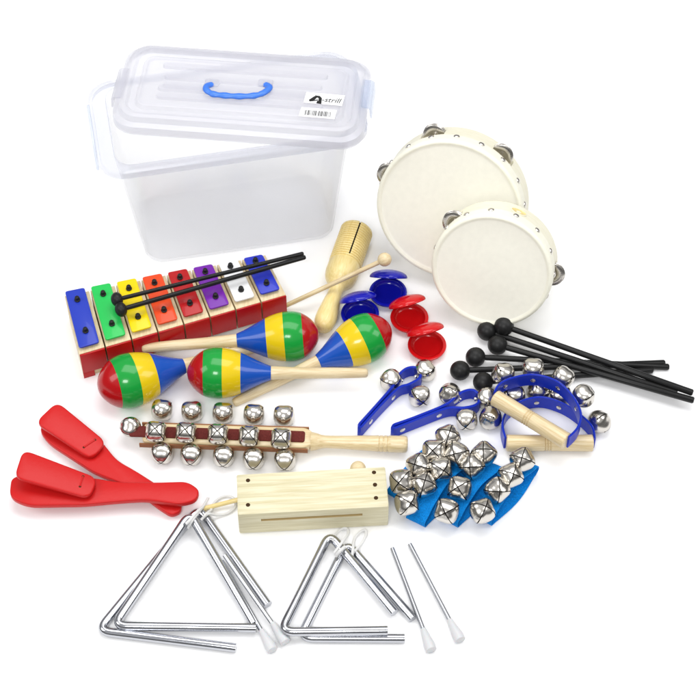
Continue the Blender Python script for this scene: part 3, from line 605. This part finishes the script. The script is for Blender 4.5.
# local angle 0 = +y (picture left or right?), 90 = up
tb1 = tambourine('larger tambourine with cream skin standing behind the smaller one', (449, 207.5), 9.55, 4.6, [], None, 18, (1.25, 1.9)) if False else None
YS = frame(V((0, 0, 0)), FWD).col[1].x   # sign: local +y relative to picture right
sg = 1 if YS > 0 else -1
def ang(px): return px if sg > 0 else 180-px
tambourine('larger tambourine with cream skin standing behind the smaller one', (449, 210), 9.3, 4.6, [ang(114), ang(56), ang(169)], None, 18, (1.2, 2.1))
tambourine('smaller tambourine with cream skin and a thumb hole, overlapping the larger one', (491.5, 271), 7.5, 4.4, [ang(145), ang(0)], ang(76), 15, (1.1, 2.0))
# ------------------------------------------------------------------ wood block and its beater
WZ = 4.3
q = [P(236.5, 473.5, WZ), P(385, 465.5, WZ), None, None]; xd = (q[1]-q[0]).normalized(); WL = (q[1]-q[0]).length; f4 = frame(V((q[0].x, q[0].y, 0)), xd)
WD = 5.6
root = thing('wood_block', 'pale slotted wood block with small drilled holes lying in front of the bell stick', 'wood block', V((q[0].x, q[0].y, 0)), mx=f4)
# cross-section extruded along x (y: 0 back .. -WD front), top gently fluted, slot in the front side
sec = [(-0.15, 0.25), (-0.0, 0.6), (0.0, WZ-0.3), (-0.2, WZ)]
for k in range(1, 4): yy = -WD*k/4; sec += [(yy+0.12, WZ+0.02), (yy, WZ-0.05), (yy-0.12, WZ+0.02)]
sec += [(-WD+0.3, WZ), (-WD+0.05, WZ-0.15), (-WD, WZ-0.4)]
n1 = len(sec); sec += [(-WD, 3.05), (-WD, 2.60), (-WD, 0.3), (-WD+0.3, 0.0), (-0.4, 0.0)]
def shift(s_, x): return s_
xsn = [0, 0.12, 2.6, WL-3.0, WL-0.12, WL]; mb = MB(); vs = []; fs = []; n = len(sec)
for xi, x in enumerate(xsn):
    kx = 0.1 if xi in (0, 5) else 0
    for (y, z) in sec: cy, cz = -WD/2, WZ/2; vs.append((x, cy+(y-cy)*(1-kx/WD*2), cz+(z-cz)*(1-kx/WZ*2)))
for i in range(5):
    for k in range(n):
        if i == 2 and k == n1: continue
        fs.append([i*n+k, i*n+(k+1) % n, (i+1)*n+(k+1) % n, (i+1)*n+k])
fs.append(list(range(n))); fs.append([5*n+k for k in range(n)])
mb.add(vs, fs, 0, False); lpart('block', mb, M['pine'], root)
# slot interior
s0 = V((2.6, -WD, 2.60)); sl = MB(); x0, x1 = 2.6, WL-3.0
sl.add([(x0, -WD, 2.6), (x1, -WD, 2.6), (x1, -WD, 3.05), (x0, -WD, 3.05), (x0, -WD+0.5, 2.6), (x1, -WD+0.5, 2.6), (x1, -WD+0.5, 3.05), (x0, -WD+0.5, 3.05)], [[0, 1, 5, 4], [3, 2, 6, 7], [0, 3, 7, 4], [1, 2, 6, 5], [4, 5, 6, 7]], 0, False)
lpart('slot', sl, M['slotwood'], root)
fi = f4.inverted()
for (x, y) in ((248, 480.5), (248, 505), (374, 472.5), (375, 484.7), (376, 498)):
    q_ = fi @ P(x, y, WZ); lpart('drilled_hole', lathe([(WZ-0.5, 0.25), (WZ+0.035, 0.25), (WZ+0.04, 0.16), (WZ+0.042, 0.0)], 14, mx=frame(V((q_.x, q_.y, 0)), (0, 0, 1), (0, 1, 0))), M['holes'], root)
mallet('wooden_beater', 'wooden beater tucked behind the pale wood block with its ball and stick end showing', 'beater', 'small wooden beaters', (358, 469), (200, 509.5), 2.6, 0.5, 0.95, 0.28, M['maple'], M['oakish'])
# ------------------------------------------------------------------ red clappers
def clapper(label, outl, flap, zb, hz, zt, mark, under):
    c0 = P(*outl[0], 0); root = thing('clapper', label, 'clapper', V((c0.x, c0.y, 0)), 'red hand clappers')
    pl = roundpoly([P(x, y, zb+0.55) for (x, y) in outl], 1.1, 5)
    part('paddle', prism(pl, zb-0.25, zb+0.55, 0.2), M['redplastic'], root)
    # flap quad: order far-left, hinge-far, hinge-near, near-left; the hinge edge is low, the free edge lifted
    A_, B_, C_, D_ = [P(x, y, z) for (x, y), z in zip(flap, (zt, hz, hz, zt))]
    xd_ = ((B_+C_)/2-(A_+D_)/2); yd_ = ((A_-D_)+(B_-C_)); m4 = frame((A_+B_+C_+D_)/4, xd_, xd_.cross(yd_) if xd_.cross(yd_).z > 0 else -xd_.cross(yd_))
    mi_ = m4.inverted(); loc = [mi_ @ p for p in (A_, B_, C_, D_)]
    fm = prism(roundpoly(loc, 1.2, 6), -0.65, 0.0, 0.2, mx=m4); fo = part('flap', fm, M['redplastic'], root)
    if under:
        fm = prism(roundpoly([(p.x*0.98, p.y*0.96) for p in loc], 1.2, 6), -0.45, 0.0, 0.12, mx=Matrix.Translation((0.3, -0.4, 0)) @ frame(V(((A_+B_+C_+D_)/4).xy.to_3d())+V((0.3, 0, 0.5)), V((xd_.x, xd_.y, 0)))); part('flap', fm, M['redplastic'], root)
    k0, k1 = [mi_ @ P(x, y, hz+0.1) for (x, y) in mark]
    d_ = (k1-k0); d_.z = 0; km = MB(); tube([m4 @ V((k0.x, k0.y, 0.02)), m4 @ V((k1.x, k1.y, 0.02))], 0.1, 8, mb=km); part('tie_cord', km, M['redplastic'], fo)
    for k_ in (k0, k1): part('tie_hole', lathe([(-0.3, 0.16), (0.015, 0.16), (0.02, 0)], 12, mx=m4 @ frame(V((k_.x, k_.y, 0)), (0, 0, 1), (0, 1, 0))), M['holes'], fo)
clapper('red plastic clapper lying behind, its handle passing under the other clapper', [(38, 428), (60, 406), (101, 440), (117, 460), (135, 470), (182, 500), (181, 511), (171, 515), (158, 507), (138, 491), (120, 482), (94, 472), (48, 442)],
        [(57, 401), (107, 442), (91, 459), (35, 422)], 0.7, 2.0, 2.8, [(84, 447.5), (95, 440)], False)
clapper('red plastic clapper lying in front with its handle pointing right', [(11, 478), (22, 474), (90, 477), (120, 482), (155, 482), (188, 481), (200, 490), (196, 500), (180, 504), (145, 499), (115, 501), (85, 504), (28, 505), (9, 497)],
        [(23, 449), (98, 477.5), (90, 498), (14, 477)], 1.9, 3.3, 4.6, [(80, 487), (83, 477)], False)
# ------------------------------------------------------------------ triangles
def triangle(label, pts, zs, r_, size):
    pp = [P(x, y, z) for (x, y), z in zip(pts, zs)]; root = thing('triangle', label, 'triangle', V((pp[0].x, pp[0].y, 0)), 'chrome triangles')
    path = fillet(pp, 1.5, 10); part('rod', tube(path, r_, 18), M['chrome'], root); return root
t1 = triangle('large chrome triangle lying outermost at the left, overlapped by its twin', [(268, 605), (199, 508), (98, 631), (236, 648)], (0.5, 0.5, 0.5, 0.5), 0.52, 1)
t2 = triangle('large chrome triangle lying on top of its twin at the left', [(254, 624), (190, 513.5), (114, 626), (256, 628)], (0.5, 1.5, 0.9, 0.9), 0.52, 1)
t3 = triangle('smaller chrome triangle lying in front left, its apex below the wood block', [(394.5, 613), (329.5, 534), (281, 632), (387.5, 630.5)], (0.9, 1.0, 1.4, 1.4), 0.52, 1)
t4 = triangle('smaller chrome triangle lying farther right, overlapped by its twin', [(413, 619), (347, 543), (300, 638), (404.5, 638.5)], (0.45, 0.45, 0.45, 0.45), 0.52, 1)
def loop(root, pts, z=0.4, r_=0.17, zz=None): part('hanging_cord', tube(crv([P(x, y, (zz[i] if zz else z)) for i, (x, y) in enumerate(pts)], 7), r_, 8), M['cord'], root)
loop(t1, [(203, 518), (206, 514), (211, 510), (214, 503), (220, 498), (228, 496), (235, 500), (235, 507), (228, 513), (217, 515), (208, 514), (201, 520)], zz=[1.1, 1.3, .6, .3, .25, .25, .25, .25, .25, .5, 1.2, 1.0])
loop(t2, [(188, 528), (192, 521), (198, 513), (204, 505), (208, 498)], zz=[1.2, 2.0, 1.7, 0.9, 0.9]); loop(t2, [(186, 524), (190, 520), (197, 512), (203, 507)], zz=[2.0, 2.2, 1.9, 0.9], r_=0.2)
loop(t3, [(334, 553), (338, 548), (343, 541), (348, 534), (347, 529), (342, 529), (336, 534), (333, 540)], zz=[1.6, 1.8, 1.6, .6, .3, .3, .6, 1.6]); loop(t3, [(336, 556), (340, 551), (345, 547)], zz=[1.3, 1.9, 1.6], r_=0.22)
loop(t4, [(352, 557), (353, 549), (354, 540), (359, 533), (365, 530), (366, 535), (361, 544), (354, 552)], zz=[1.0, 1.2, .4, .3, .3, .3, .5, 1.1])
def tbeater(label, a, b, za, zb):
    pa = P(*a, za); pb = P(*b, zb); d = pb-pa; Ln = d.length; root = thing('triangle_beater', label, 'beater', pa, 'steel triangle beaters with white grips', mx=frame(pa, d))
    lpart('rod', lathe([(0, 0.18), (0.06, 0.27), (Ln-2.0, 0.27)], 14), M['steelrod'], root)
    lpart('rubber_grip', lathe([(Ln-2.9, 0.30), (Ln-2.7, 0.36), (Ln-1.6, 0.52), (Ln-0.7, 0.66), (Ln-0.1, 0.62), (Ln, 0.45)], 20), M['whiterub'], root)
tbeater('steel beater between the big triangles, its white grip the farther left of two', (221.5, 561), (273, 651), 0.9, 0.6)
tbeater('steel beater between the big triangles, its white grip the farther right of two', (224.5, 555), (286, 643), 1.1, 0.6)
tbeater('steel beater with white grip just right of the small triangles', (392, 548), (431.5, 651), 0.3, 0.6)
tbeater('steel beater with white grip farthest right of all the beaters', (409.5, 544), (460.5, 641), 0.3, 0.6)
# ------------------------------------------------------------------ centimetres to metres
for me in bpy.data.meshes:
    me.transform(Matrix.Scale(0.01, 4)); me.update()
for o in scene.objects:
    if o.type in ('MESH', 'EMPTY'):
        mb4 = o.matrix_basis.copy(); mb4.translation = mb4.translation*0.01; o.matrix_basis = mb4
